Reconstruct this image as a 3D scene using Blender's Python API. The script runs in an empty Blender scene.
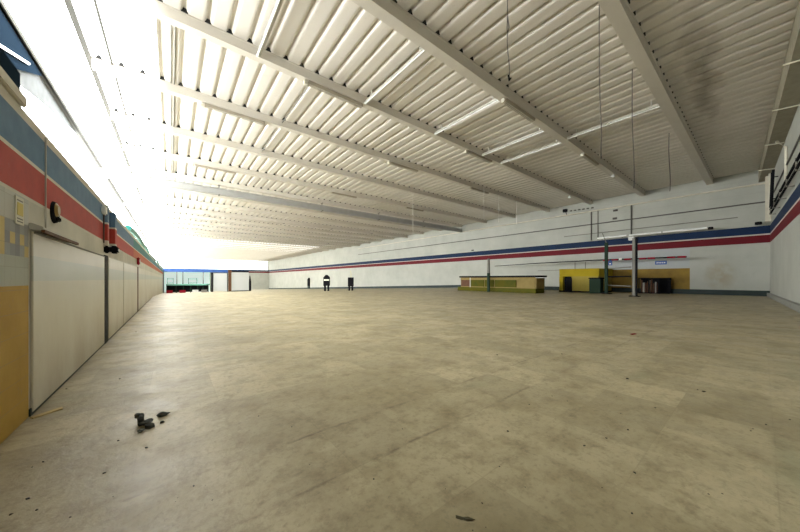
import bpy, bmesh, math, random
from mathutils import Vector, Matrix
random.seed(7)
S = bpy.context.scene
C = S.collection

# ------------------------------------------------------------------ materials
def mat(name, col, rough=.6, metal=0.0, spec=.5, emit=None, strength=0, noise=0.0, nscale=3.0, ncol=None):
    m = bpy.data.materials.new(name); m.use_nodes = True
    nt = m.node_tree; b = nt.nodes['Principled BSDF']
    b.inputs['Base Color'].default_value = (*col, 1)
    b.inputs['Roughness'].default_value = rough
    b.inputs['Metallic'].default_value = metal
    b.inputs['Specular IOR Level'].default_value = spec
    if emit:
        b.inputs['Emission Color'].default_value = (*emit, 1)
        b.inputs['Emission Strength'].default_value = strength
    if noise:
        tc = nt.nodes.new('ShaderNodeNewGeometry')
        n = nt.nodes.new('ShaderNodeTexNoise'); n.inputs['Scale'].default_value = nscale
        n.inputs['Detail'].default_value = 6
        nt.links.new(tc.outputs['Position'], n.inputs['Vector'])
        r = nt.nodes.new('ShaderNodeMapRange'); r.inputs['From Min'].default_value = .4; r.inputs['From Max'].default_value = .75
        r.inputs['To Max'].default_value = noise
        nt.links.new(n.outputs['Fac'], r.inputs['Value'])
        mx = nt.nodes.new('ShaderNodeMix'); mx.data_type = 'RGBA'
        mx.inputs['A'].default_value = (*col, 1)
        mx.inputs['B'].default_value = (*(ncol or tuple(c*.55 for c in col)), 1)
        nt.links.new(r.outputs['Result'], mx.inputs['Factor'])
        nt.links.new(mx.outputs['Result'], b.inputs['Base Color'])
    return m

class G:
    """tiny node-graph helper"""
    def __init__(s, name, rough=.6, spec=.5):
        s.m = bpy.data.materials.new(name); s.m.use_nodes = True
        s.nt = s.m.node_tree; s.b = s.nt.nodes['Principled BSDF']
        s.b.inputs['Roughness'].default_value = rough
        s.b.inputs['Specular IOR Level'].default_value = spec
        g = s.nt.nodes.new('ShaderNodeNewGeometry'); s.pos = g.outputs['Position']
        sp = s.nt.nodes.new('ShaderNodeSeparateXYZ'); s.nt.links.new(s.pos, sp.inputs[0])
        s.x, s.y, s.z = sp.outputs
    def set(s, sock, v):
        if isinstance(v, bpy.types.NodeSocket): s.nt.links.new(v, sock)
        elif isinstance(v, tuple): sock.default_value = (*v, 1) if len(v) == 3 else v
        else: sock.default_value = v
    def math(s, op, a, b=0.0, c=0.0):
        n = s.nt.nodes.new('ShaderNodeMath'); n.operation = op
        s.set(n.inputs[0], a); s.set(n.inputs[1], b)
        if op in ('SMOOTH_MIN',): s.set(n.inputs[2], c)
        return n.outputs[0]
    def gt(s, a, b): return s.math('GREATER_THAN', a, b)
    def lt(s, a, b): return s.math('LESS_THAN', a, b)
    def mul(s, *a):
        r = a[0]
        for k in a[1:]: r = s.math('MULTIPLY', r, k)
        return r
    def band(s, a, lo, hi): return s.mul(s.gt(a, lo), s.lt(a, hi))
    def mix(s, f, a, b, mode='MIX'):
        n = s.nt.nodes.new('ShaderNodeMix'); n.data_type = 'RGBA'; n.blend_type = mode
        s.set(n.inputs['Factor'], f); s.set(n.inputs['A'], a); s.set(n.inputs['B'], b)
        return n.outputs['Result']
    def noise(s, scale, detail=6, rough=.6, vec=None, lo=.35, hi=.7, out=1.0, stretch=None):
        n = s.nt.nodes.new('ShaderNodeTexNoise'); n.inputs['Scale'].default_value = scale
        n.inputs['Detail'].default_value = detail; n.inputs['Roughness'].default_value = rough
        v = vec or s.pos
        if stretch:
            mp = s.nt.nodes.new('ShaderNodeMapping'); mp.inputs['Scale'].default_value = stretch
            s.nt.links.new(v, mp.inputs[0]); v = mp.outputs[0]
        s.nt.links.new(v, n.inputs['Vector'])
        return s.range(n.outputs['Fac'], lo, hi, 0, out)
    def range(s, v, lo, hi, a=0.0, b=1.0):
        r = s.nt.nodes.new('ShaderNodeMapRange')
        s.set(r.inputs['Value'], v)
        r.inputs['From Min'].default_value = lo; r.inputs['From Max'].default_value = hi
        r.inputs['To Min'].default_value = a; r.inputs['To Max'].default_value = b
        return r.outputs['Result']
    def white(s, *comps):
        cb = s.nt.nodes.new('ShaderNodeCombineXYZ')
        for k, c in enumerate(comps): s.set(cb.inputs[k], c)
        w = s.nt.nodes.new('ShaderNodeTexWhiteNoise'); w.noise_dimensions = '3D'
        s.nt.links.new(cb.outputs[0], w.inputs['Vector'])
        return w.outputs['Value']
    def dummy(s): pass
    def done(s, col, rough=None, bump=None, bs=.2, bd=.01):
        s.set(s.b.inputs['Base Color'], col)
        if rough is not None: s.set(s.b.inputs['Roughness'], rough)
        if bump is not None:
            bn = s.nt.nodes.new('ShaderNodeBump'); bn.inputs['Strength'].default_value = bs; bn.inputs['Distance'].default_value = bd
            s.nt.links.new(bump, bn.inputs['Height']); s.nt.links.new(bn.outputs[0], s.b.inputs['Normal'])
        return s.m

BLUE = (.009, .026, .075); RED = (.15, .008, .014); CREAM = (.67, .64, .55)

# -------- floor: worn concrete tiles
def floor_mat():
    g = G('floor_concrete')
    T = .6
    iu = g.math('FLOOR', g.math('DIVIDE', g.math('SUBTRACT', g.y, 1.74), T))
    iv = g.math('FLOOR', g.math('DIVIDE', g.math('ADD', g.x, .2), T))
    w = g.white(iu, iv, 3.0); w = g.mul(w, g.range(g.noise(.35, 3, .5, lo=.4, hi=.6), 0, 1, .55, 1.0))
    base = g.mix(w, (0.290, 0.245, 0.140), (0.500, 0.430, 0.261))
    # older, larger poured bays show through
    w2 = g.white(g.math('FLOOR', g.math('DIVIDE', g.y, 2.4)), g.math('FLOOR', g.math('DIVIDE', g.x, 3.6)), 9.0)
    base = g.mix(g.mul(w2, .35), base, (0.312, 0.270, 0.158))
    base = g.mix(g.noise(.55, 8, .65, lo=.40, hi=.66, out=.55), base, (0.555, 0.486, 0.310))
    base = g.mix(g.noise(1.7, 10, .7, lo=.46, hi=.66, out=.8, stretch=(1, 1, 1)), base, (0.238, 0.192, 0.100))
    base = g.mix(g.noise(5.5, 10, .75, lo=.50, hi=.74, out=.85), base, (0.150, 0.118, 0.060))
    base = g.mix(g.noise(24, 6, .7, lo=.52, hi=.72, out=.6), base, (0.159, 0.128, 0.072))
    base = g.mix(g.noise(.9, 4, .5, lo=.62, hi=.72, out=.35, stretch=(.5, 1.6, 1)), base, (0.218, 0.233, 0.130))
    # joints
    fu = g.math('FRACT', g.math('DIVIDE', g.math('SUBTRACT', g.y, 1.74), T))
    fv = g.math('FRACT', g.math('DIVIDE', g.math('ADD', g.x, .2), T))
    edge = g.math('MINIMUM', g.math('MINIMUM', fu, g.math('SUBTRACT', 1.0, fu)), g.math('MINIMUM', fv, g.math('SUBTRACT', 1.0, fv)))
    joint = g.range(edge, .0, .010, .4, 0)
    joint = g.mul(joint, g.noise(1.3, 4, .6, lo=.42, hi=.6))
    base = g.mix(joint, base, (0.194, 0.156, 0.089))
    # the dirty open joints that run across the hall
    for u0, k in ((1.74, .7), (2.34, .75)):
        wob = g.math('MULTIPLY', g.noise(1.1, 6, .7, lo=.2, hi=.8), .10)
        d = g.math('ABSOLUTE', g.math('SUBTRACT', g.math('SUBTRACT', g.y, u0 - .05), wob))
        line = g.mul(g.range(d, 0, .022, k, 0), g.noise(3.1, 5, .7, lo=.45, hi=.62))
        halo = g.mul(g.range(d, 0, .17, .55, 0), g.noise(1.9, 8, .75, lo=.48, hi=.64))
        base = g.mix(halo, base, (0.176, 0.132, 0.067))
        base = g.mix(line, base, (0.105, 0.074, 0.038))
    rough = g.range(g.noise(2.2, 6, .6), 0, 1, .36, .55)
    return g.done(base, rough, g.noise(9, 8, .7), .25, .01)

# -------- partition on the left: tiles, stripes
def left_wall_mat():
    g = G('left_wall_paint', .65, .15)
    col = g.mix(g.noise(1.2, 5), CREAM, (.52, .51, .44))
    # wall tiles of the near part
    tz = g.math('FRACT', g.math('DIVIDE', g.z, .2)); ty = g.math('FRACT', g.math('DIVIDE', g.y, .2))
    wh = g.white(g.math('FLOOR', g.math('DIVIDE', g.z, .2)), g.math('FLOOR', g.math('DIVIDE', g.y, .2)), 1.0)
    tile = g.mix(wh, (.50, .51, .47), (.60, .60, .55))
    ac = g.white(g.math('FLOOR', g.math('DIVIDE', g.z, .1)), g.math('FLOOR', g.math('DIVIDE', g.y, .1)), 5.0)
    accent = g.mix(g.gt(ac, .72), g.mix(ac, (.27, .28, .29), (.42, .43, .42)), (.62, .50, .22))
    tile = g.mix(g.band(g.z, 1.5, 1.8), tile, accent)
    tile = g.mix(g.band(g.z, 1.24, 1.5), tile, g.mix(wh, (.44, .47, .41), (.50, .52, .46)))
    tile = g.mix(g.lt(g.z, 1.24), tile, g.mix(g.noise(2.0, 6), (.55, .355, .085), (.46, .29, .06)))
    grout = g.math('MAXIMUM', g.lt(tz, .03), g.mul(g.lt(ty, .03), g.gt(g.z, 1.24)))
    tile = g.mix(g.mul(grout, .35), tile, (.30, .27, .2))
    col = g.mix(g.lt(g.y, 4.3), col, tile)
    far = g.gt(g.y, 14.0)
    red = g.mix(far, g.mix(g.noise(6, 5), (.50, .075, .06), (.42, .065, .055)), (.52, .13, .06))
    blu = g.mix(far, g.mix(g.noise(5, 5), (.10, .19, .32), (.14, .25, .38)), (.07, .24, .25))
    col = g.mix(g.gt(g.z, 2.04), col, CREAM)
    col = g.mix(g.band(g.z, 2.07, 2.395), col, red)
    col = g.mix(g.band(g.z, 2.43, 2.75), col, blu)
    col = g.mix(g.mul(g.noise(9, 8, .75, lo=.6, hi=.78), .45), col, (.30, .27, .22))
    return g.done(col, .62, g.noise(12, 4), .1, .004)

# -------- block wall on the right and behind the camera
def block_wall_mat(name, recess=True):
    g = G(name, .6, .15)
    base = g.mix(g.noise(.5, 6, .6), (.47, .475, .42), (.40, .405, .355))
    fz = g.math('FRACT', g.math('DIVIDE', g.z, 1.05))
    course = g.range(g.math('ABSOLUTE', g.math('SUBTRACT', fz, .5)), 0, .012, .5, 0)
    base = g.mix(g.mul(course, g.gt(g.z, 5.4)), base, (.30, .30, .26))
    base = g.mix(g.mul(g.noise(4, 8, .75, lo=.6, hi=.75), .35), base, (.34, .33, .27))
    if recess:
        inr = g.band(g.y, 3.87, 10.3)
        base = g.mix(g.mul(inr, g.lt(g.z, 4.0)), base, (.44, .46, .46))
        yel = g.mix(g.noise(.9, 6), (.31, .20, .035), (.20, .125, .03))
        base = g.mix(g.mul(inr, g.lt(g.z, 2.24)), base, yel)
        # damp stain on the white panel
        sx = g.math('DIVIDE', g.math('SUBTRACT', g.y, 2.15), .95); sz = g.math('DIVIDE', g.math('SUBTRACT', g.z, 1.6), 1.3)
        r = g.math('ADD', g.mul(sx, sx), g.mul(sz, sz))
        base = g.mix(g.mul(g.range(r, .1, 1.1, .55, 0), g.noise(1.5, 6, lo=.3, hi=.6)), base, (.33, .26, .15))
    base = g.mix(g.band(g.z, 4.6, 4.7), base, (.55, .5, .45))
    base = g.mix(g.band(g.z, 4.03, 4.62), base, g.mix(g.noise(1.2, 4), RED, (.12, .009, .016)))
    base = g.mix(g.band(g.z, 4.72, 5.32), base, g.mix(g.noise(1.2, 4), BLUE, (.007, .02, .055)))
    return g.done(base, .6, g.noise(7, 5), .15, .01)

def ceiling_mat():
    g = G('roof_sheet_white', .42)
    sheet = g.white(g.math('FLOOR', g.math('DIVIDE', g.math('SUBTRACT', g.y, 2.5), 4.35)), g.math('FLOOR', g.math('DIVIDE', g.x, 1.84)), 2.0)
    base = g.mix(sheet, (.67, .63, .555), (.72, .68, .61))
    # sooty smudge on the sheets near the camera side
    a = g.math('DIVIDE', g.math('SUBTRACT', g.y, g.math('ADD', 1.55, g.mul(g.math('SUBTRACT', g.noise(.5, 3, lo=0, hi=1), .5), 1.6))), .45)
    b = g.math('DIVIDE', g.math('SUBTRACT', g.x, 17.5), 5.2)
    r = g.math('ADD', g.mul(a, a), g.mul(b, b))
    base = g.mix(g.mul(g.range(r, 0, 1.2, .75, 0), g.noise(1.3, 6, lo=.25, hi=.55)), base, (.22, .18, .13))
    base = g.mix(g.mul(g.noise(2.5, 8, .7, lo=.58, hi=.75), .25), base, (.4, .34, .26))
    return g.done(base)

def panel_mat():
    g = G('door_panel_cream', .4)
    base = g.mix(g.noise(.8, 5), (.68, .65, .54), (.60, .56, .44))
    base = g.mix(g.mul(g.band(g.z, 1.28, 1.52), .5), base, (.44, .50, .46))
    low = g.range(g.z, .0, 1.1, .6, 0)
    base = g.mix(g.mul(low, g.noise(1.6, 7, .7, lo=.35, hi=.65, stretch=(1, 1, .35))), base, (.40, .30, .19))
    base = g.mix(g.mul(g.noise(6, 8, .75, lo=.6, hi=.8), .4), base, (.36, .31, .24))
    return g.done(base)

M = dict(
    floor=floor_mat(), left=left_wall_mat(), block=block_wall_mat('block_wall_paint'), rear=block_wall_mat('rear_wall_paint', False),
    ceil=ceiling_mat(), panel=panel_mat(),
    gapshade=mat('gap_shade_black', (.02, .02, .018), .9),
    beam=mat('beam_paint', (.62, .58, .50), .45, noise=.35, nscale=1.2, ncol=(.5, .45, .37)),
    edge=mat('gutter_grey', (.13, .125, .11), .8, spec=.1),
    dull=mat('fascia_cream', (.34, .31, .23), .7, spec=.2, noise=.4),
    steel=mat('steel_grey', (.36, .36, .34), .4, noise=.4, nscale=1.5, ncol=(.27, .25, .21)),
    trough=mat('trough_tan', (.33, .29, .22), .5, noise=.3),
    white=mat('white_enamel', (.78, .78, .74), .35),
    tube=mat('glass_tube_white', (.92, .93, .90), .18),
    dirty=mat('dirty_white', (.55, .53, .46), .5, noise=.4),
    dark=mat('dark_metal', (.014, .014, .016), .9, spec=.02),
    black=mat('black_plastic', (.012, .012, .014), .9, spec=.02),
    cable=mat('cable_grey', (.10, .09, .08), .7),
    wirew=mat('white_wire', (.8, .78, .74), .5),
    cream=mat('cream_pipe', (.64, .60, .48), .5, noise=.3),
    yellow=mat('booth_yellow', (.40, .30, .02), .7, spec=.05, noise=.35, nscale=1.5),
    paleyel=mat('booth_pale_yellow', (.34, .27, .06), .7, spec=.05, noise=.35, nscale=1.5),
    green=mat('post_green', (.03, .05, .035), .9, spec=.02),
    grey=mat('post_grey', (.20, .19, .16), .6, noise=.3),
    brown=mat('wood_brown', (.13, .06, .03), .6, spec=.15, noise=.5, nscale=6),
    redp=mat('rail_red', (.28, .012, .025), .7, spec=.1),
    blues=mat('sign_blue', (.02, .09, .36), .4),
    bluef=mat('fascia_blue', (.03, .10, .34), .4),
    teal=mat('counter_teal', (.13, .36, .28), .5),
    tealbar=mat('plastic_teal_trim', (.03, .30, .27), .4),
    kerb=mat('kerb_paint', (.035, .05, .048), .5, spec=.15, noise=.4),
    kerbg=mat('kerb_grey', (.27, .27, .24), .6, noise=.3),
    olive=mat('case_olive', (.10, .09, .015), .9, spec=.02, noise=.6, nscale=1.5, ncol=(.04, .07, .02)),
    sand=mat('case_sand', (.28, .21, .08), .8, spec=.05, noise=.3),
    stone=mat('rubble_dark', (.045, .05, .042), .85, noise=.5, nscale=30, ncol=(.12, .12, .10)),
    crumb=mat('crumb_dark', (.035, .03, .022), .9),
    leaf=mat('leaf_brown', (.07, .06, .025), .8),
    straw=mat('strip_wood', (.52, .40, .18), .6, noise=.3, nscale=10),
    spand=mat('spandrel_blue', (.02, .035, .055), 1.0, spec=0),
    sheet=mat('grey_sheet', (.24, .25, .25), .9, spec=.05, noise=.3),
    glass=None, glow=None,
    paper=mat('paper_notice', (.66, .64, .52), .6), papery=mat('paper_yellow', (.62, .50, .12), .6),
    shutter=mat('shutter_white', (.58, .59, .57), .4),
    gold=mat('brass_glass', (.25, .17, .05), .3, .6),
)
def daylight(name, col, s, bars=False):
    m = mat(name, (.8, .8, .8), .5, emit=col, strength=s); return m
M['glow'] = daylight('clerestory_daylight', (.96, .99, 1), 12)
M['sky'] = daylight('rooflight_daylight', (.97, .99, 1), 8.0)
M['farsheet'] = daylight('far_sheet_glow', (1, 1, .97), .9)  # glow added to whiten the far roof sheets
M['rooflight'] = daylight('rooflight_sheet_daylight', (.97, .99, 1), 3.5)
M['farglow'] = daylight('far_end_glow', (.97, 1, .98), 2.0)
M['dim'] = daylight('backroom_glow', (.93, 1, .98), .55)
M['lit'] = daylight('lit_tube', (1, 1, 1), 6.0)
gm = bpy.data.materials.new('shopfront_glass'); gm.use_nodes = True
b_ = gm.node_tree.nodes['Principled BSDF']; b_.inputs['Base Color'].default_value = (.8, .93, .9, 1)
b_.inputs['Transmission Weight'].default_value = 1; b_.inputs['Roughness'].default_value = .02; b_.inputs['IOR'].default_value = 1.1
M['glass'] = gm

# ------------------------------------------------------------------ mesh builder
class MB:
    def __init__(s): s.v = []; s.f = []; s.mi = []; s.sm = []; s.cur = 0
    def add(s, vs, fs, smooth=False):
        o = len(s.v); s.v += [Vector(p) for p in vs]
        for f in fs: s.f.append([o + i for i in f]); s.mi.append(s.cur); s.sm.append(smooth)
        return s
    def box(s, x0, x1, y0, y1, z0, z1, bev=0.0):
        if x0 > x1: x0, x1 = x1, x0
        if y0 > y1: y0, y1 = y1, y0
        if z0 > z1: z0, z1 = z1, z0
        if bev <= 0:
            vs = [(x, y, z) for x in (x0, x1) for y in (y0, y1) for z in (z0, z1)]
            return s.add(vs, [(0, 1, 3, 2), (4, 6, 7, 5), (0, 4, 5, 1), (2, 3, 7, 6), (0, 2, 6, 4), (1, 5, 7, 3)])
        bm = bmesh.new(); bmesh.ops.create_cube(bm, size=1)
        for v in bm.verts: v.co = Vector(((x0+x1)/2 + v.co.x*(x1-x0), (y0+y1)/2 + v.co.y*(y1-y0), (z0+z1)/2 + v.co.z*(z1-z0)))
        bmesh.ops.bevel(bm, geom=bm.edges[:], offset=min(bev, (x1-x0)*.45, (y1-y0)*.45, (z1-z0)*.45), segments=2, affect='EDGES')
        s.frombm(bm); return s
    def frombm(s, bm, smooth=False):
        bm.verts.ensure_lookup_table(); bm.verts.index_update()
        s.add([v.co.copy() for v in bm.verts], [[v.index for v in f.verts] for f in bm.faces], smooth); bm.free(); return s
    def tube(s, pts, r, n=8, caps=True):
        pts = [Vector(p) for p in pts]; rings = []
        if not isinstance(r, (list, tuple)): r = [r]*len(pts)
        for i, p in enumerate(pts):
            d = (pts[min(i+1, len(pts)-1)] - pts[max(i-1, 0)]).normalized()
            a = Vector((0, 0, 1)) if abs(d.z) < .9 else Vector((1, 0, 0))
            e = d.cross(a).normalized(); f = d.cross(e)
            rings.append([p + r[i]*(math.cos(2*math.pi*k/n)*e + math.sin(2*math.pi*k/n)*f) for k in range(n)])
        vs = [q for R in rings for q in R]; fs = []
        for i in range(len(pts)-1):
            for k in range(n): fs.append((i*n+k, i*n+(k+1) % n, (i+1)*n+(k+1) % n, (i+1)*n+k))
        s.add(vs, fs, True)
        if caps: s.add(rings[0], [tuple(range(n))]); s.add(rings[-1], [tuple(range(n))])
        return s
    def prism(s, prof, axis, a, b):
        """prof: list of 2-D points (closed). axis x|y|z extrusion from a to b"""
        def P(p, t): return {'x': (t, p[0], p[1]), 'y': (p[0], t, p[1]), 'z': (p[0], p[1], t)}[axis]
        n = len(prof)
        return s.add([P(p, a) for p in prof] + [P(p, b) for p in prof],
                     [(i, (i+1) % n, n+(i+1) % n, n+i) for i in range(n)] + [tuple(range(n)), tuple(range(n, 2*n))])
    def rock(s, c, r, sq=(1, 1, .7), seed=0, sub=3):
        rr = random.Random(seed); bm = bmesh.new(); bmesh.ops.create_icosphere(bm, subdivisions=sub, radius=1)
        ph = [rr.uniform(0, 6.28) for _ in range(6)]; jt = .09 if sub < 3 else .05
        for v in bm.verts:
            k = 1 + .22*math.sin(3*v.co.x+ph[0]) + .2*math.sin(4*v.co.y+ph[1]) + .15*math.sin(5*v.co.z+ph[2]) + rr.uniform(-jt, jt)
            v.co = Vector((c[0]+v.co.x*k*r*sq[0], c[1]+v.co.y*k*r*sq[1], c[2]+v.co.z*k*r*sq[2]))
        return s.frombm(bm)
    def build(s, name, m, parent=None, loc=None):
        me = bpy.data.meshes.new(name)
        if loc is None:
            loc = parent.location.copy() if parent else Vector((0, 0, 0))
        loc = Vector(loc)
        me.from_pydata([v - loc for v in s.v], [], s.f); me.update()
        for mm in (m if isinstance(m, list) else [m]): me.materials.append(mm)
        for p, i, sm in zip(me.polygons, s.mi, s.sm): p.material_index = i; p.use_smooth = sm
        bm = bmesh.new(); bm.from_mesh(me); bmesh.ops.recalc_face_normals(bm, faces=bm.faces); bm.to_mesh(me); bm.free()
        o = bpy.data.objects.new(name, me); C.objects.link(o)
        if parent is not None:
            o.parent = parent; o.location = (0, 0, 0)
            if parent.parent is not None: pass
        else: o.location = loc
        return o

def sub(mb, name, m, part):
    """a sub-part: part sits at its thing's origin"""
    o = mb.build(name, m, None, part.parent.location); o.parent = part; o.location = (0, 0, 0); return o
def thing(name, label, cat, loc, group=None):
    o = bpy.data.objects.new(name, None); C.objects.link(o); o.location = loc; o.empty_display_size = .2
    o['label'] = label; o['category'] = cat
    if group: o['group'] = group
    return o
def tag(o, label, cat, group=None, kind=None):
    o['label'] = label; o['category'] = cat
    if group: o['group'] = group
    if kind: o['kind'] = kind
    return o
def struct(o): o['kind'] = 'structure'; return o
def dup(o, loc, label, parent=None):
    c = o.copy(); C.objects.link(c)
    if parent is None: c.location = loc; c['label'] = label
    else: c.parent = parent
    for ch in o.children: dup(ch, None, None, c)
    return c

EYE = 1.3
CEIL = 9.6
XR = 35.0      # long block wall
YF = 140.0     # far wall
XL = -1.05     # tiled partition
XO = -4.15     # outer glazed wall
def fz(y):     # floor height: flat, then a long gentle ramp down
    return 0.0 if y < 28 else -.03*(y-28)
def rear_y(x): return -1.84 + .042*x

# ------------------------------------------------------------------ setting
mb = MB()
ys = [-3, 28, 60, 100, YF+1]
for a, b in zip(ys[:-1], ys[1:]):
    mb.add([(XO-.2, a, fz(a)), (XR+.2, a, fz(a)), (XR+.2, b, fz(b)), (XO-.2, b, fz(b))], [(0, 1, 2, 3)])
    mb.add([(XO-.2, a, fz(a)-.3), (XR+.2, a, fz(a)-.3), (XR+.2, b, fz(b)-.3), (XO-.2, b, fz(b)-.3)], [(3, 2, 1, 0)])
struct(mb.build('floor', M['floor']))

# corrugated roof sheets, in laps between the beams
BY = [2.5 + 4.35*k for k in range(-1, 32)]
PITCH = .6125
mb = MB()
prof = []
k0 = int((-2.35-5.85)/PITCH)
c = 5.85 + k0*PITCH
prof.append((-2.35, 0))
while c < XR - .1:
    if c - .14 > -2.3:
        prof += [(c-.16, 0), (c-.105, .012), (c-.07, .04), (c-.04, .13), (c+.035, .13), (c+.06, .04), (c+.09, .012), (c+.14, 0)]
    c += PITCH
prof.append((XR+.2, 0))
def sheet(y0, y1, z0, z1):
    n = len(prof)
    vs = [(p[0], y0, z0+p[1]) for p in prof] + [(p[0], y1, z1+p[1]) for p in prof]
    for i in range(n-1):
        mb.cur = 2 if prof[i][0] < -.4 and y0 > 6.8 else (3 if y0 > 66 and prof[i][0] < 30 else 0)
        mb.add([vs[i], vs[i+1], vs[n+i+1], vs[n+i]], [(0, 1, 2, 3)])
yy = [-2.6] + BY + [YF+.5]
yy = sorted(set(yy))
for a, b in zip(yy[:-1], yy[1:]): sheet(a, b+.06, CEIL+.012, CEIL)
mb.cur = 1
for y in BY[1:18]:
    c = 5.85 + k0*PITCH
    while c < XR-.2:
        if c > -2.2: mb.prism([(c-.10, CEIL+.004), (c-.045, CEIL+.125), (c+.04, CEIL+.125), (c+.085, CEIL+.004)], 'y', y-.03, y+.10)  # black plugs put the shade of the open groove ends into colour
        c += PITCH
mb.cur = 0
mb.box(XO-.2, XR+.2, -3, YF+1, CEIL+.5, CEIL+.6)
struct(mb.build('ceiling', [M['ceil'], M['gapshade'], M['rooflight'], M['farsheet']]))

# rooflight strip between the outer wall and the roof sheets
struct(MB().box(XO, -2.35, 5.5, YF, CEIL+.05, CEIL+.08).build('window_1', M['sky']))
mb = MB().box(-2.47, -2.33, -2.6, YF, CEIL-.10, CEIL+.04)
struct(mb.build('trim_1', M['edge']))
struct(MB().box(XO-.02, XO+.22, -2.6, YF, CEIL-.22, CEIL+.02).box(XO+.16, XO+.26, -2.6, YF, CEIL-.22, CEIL-.19).build('trim_2', M['edge']))
struct(MB().box(-1.80, -1.74, -2.6, YF, CEIL-.06, CEIL-.01).build('trim_3', M['edge']))

# outer wall: solid below, glazed clerestory above
struct(MB().box(XO-.2, XO, -3, YF, -5, 4.2).box(XO-.2, XO, -3, 5.5, 4.2, CEIL+.1).build('wall_outer', M['dirty']))  # near end closed, unseen, so the near floor stays darker
struct(MB().box(XO-.12, XO-.06, 5.5, YF, 4.2, CEIL).build('window_2', M['glow']))
# partition
mb = MB().box(XL-.18, XL, -1.95, 76, -3.6, 2.84)
struct(mb.build('wall_left', M['left']))
struct(MB().box(XL-.02, XL+.012, 4.3, 76, -3.6, .07).build('baseboard_left', M['kerb']))
# long block wall, far wall, rear wall
mb = MB().box(XR, XR+.25, -.6, YF+.5, -5, CEIL+.2)
mb.box(XR-.09, XR, -.38, 3.87, .3, 4.03)
struct(mb.build('wall_right', M['block']))
mb = MB()
prof_b = lambda y0, y1: [(XR-.35, y0), (XR, y0)]
for a, b in ((-.36, 28), (28, 60), (60, 100), (100, YF)):
    for (x0, x1, h) in ((XR-.14, XR, .42),):
        mb.add([(x0, a, fz(a)-.05), (x1, a, fz(a)-.05), (x1, a, fz(a)+h), (x0, a, fz(a)+h), (x0, b, fz(b)-.05), (x1, b, fz(b)-.05), (x1, b, fz(b)+h), (x0, b, fz(b)+h)],
               [(0, 1, 2, 3), (4, 5, 6, 7), (0, 4, 7, 3), (3, 7, 6, 2), (0, 1, 5, 4)])
struct(mb.build('baseboard_right', M['kerb']))
mb = MB().box(XO, XR, YF, YF+.3, -5, CEIL+.2)
struct(mb.build('wall_far', M['rear']))
struct(MB().box(-1.0, XR-.5, YF-.06, YF-.02, 5.4, CEIL-.3).build('far_glow_panel', M['farglow']))  # added glowing panel for the bright far end, no known window
def along(x0, x1, d0, d1, z0, z1, mb):
    """box following the slightly skewed rear wall"""
    p = [(x0, rear_y(x0)+d0), (x1, rear_y(x1)+d0), (x1, rear_y(x1)+d1), (x0, rear_y(x0)+d1)]
    return mb.prism(p, 'z', z0, z1)
struct(along(XO-.2, XR+.2, -.25, 0, -.3, CEIL+.2, MB()).build('wall_rear', M['rear']))
struct(along(XL, XR-.1, 0, .16, 0, .26, MB()).build('baseboard_rear', M['kerbg']))
# deep fascia beam along the rear wall
t = thing('fascia_beam', 'deep cream fascia beam running along the wall at right, just under the ceiling', 'beam', (16, rear_y(16), CEIL-1.0))
along(3, XR-.02, .01, .55, CEIL-.95, CEIL-.01, MB()).build('fascia', M['dull'], t)
for k, x in enumerate((16.4, 20.5, 25.5, 31)):
    m_ = MB(); m_.tube([(x, rear_y(x)+.02, CEIL-1.05), (x, rear_y(x)+.72, CEIL-.98)], .03)
    m_.build('bracket_arm', M['cream'], t)

# ------------------------------------------------------------------ roof beams
def beam_mesh():
    w, d = .29, .36
    # rolled section: wide top, folded lower lip
    return [(0, 0), (w, 0), (w, -.05), (w-.03, -.07), (w-.03, -d+.06), (w, -d+.04), (w, -d), (0, -d), (0, -d+.04), (.02, -d+.06), (.02, -.05), (0, -.03)]
pb = beam_mesh()
def beam(x0, x1, y, dz=0.0):
    m_ = MB(); m_.prism([(y+p[0], CEIL-.001+p[1]*(1+dz)) for p in pb], 'x', x0, x1)
    return m_.build('roof_beam', M['beam'], None, (0, y, CEIL-.36))
names = {1: 'nearest overhead roof beam, a wide pale beam at the upper right beside the bare sheets',
         2: 'second roof beam from the viewer, crossing the top centre with batten lamps beneath its right half',
         3: 'third roof beam from the viewer, starting at the upper left with a batten lamp under it',
         4: 'fourth roof beam from the viewer, thinner, with a long trough lamp at its bright left end',
         5: 'fifth roof beam from the viewer with no lamps beneath it',
         6: 'sixth roof beam from the viewer, last one in front of the heavy low cross beam'}
first = None
for k, y in enumerate(BY):
    if k == 0: continue
    if k in (10, 14):
        continue
    lab = names.get(k, 'thin distant roof beam among many repeating behind the heavy cross beam')
    if first is None:
        first = beam(-2.33, XR, y); tag(first, lab, 'beam', 'roof beams'); first.scale = (1, 1.35, 1.3); first.location.z = CEIL-.36*1.3; continue
    q = 1.25 if k == 2 else 1.0
    c_ = dup(first, (0, y, CEIL-.36*q), lab); c_.scale = (1, q, q)
labs = {7: 'heavy low grey cross beam hung under the roof, reaching from the glazed left side to the right wall',
        10: 'second heavy cross beam, seen beyond the first over the tiled partition',
        14: 'third heavy cross beam, the farthest reaching over the tiled partition'}
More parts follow.
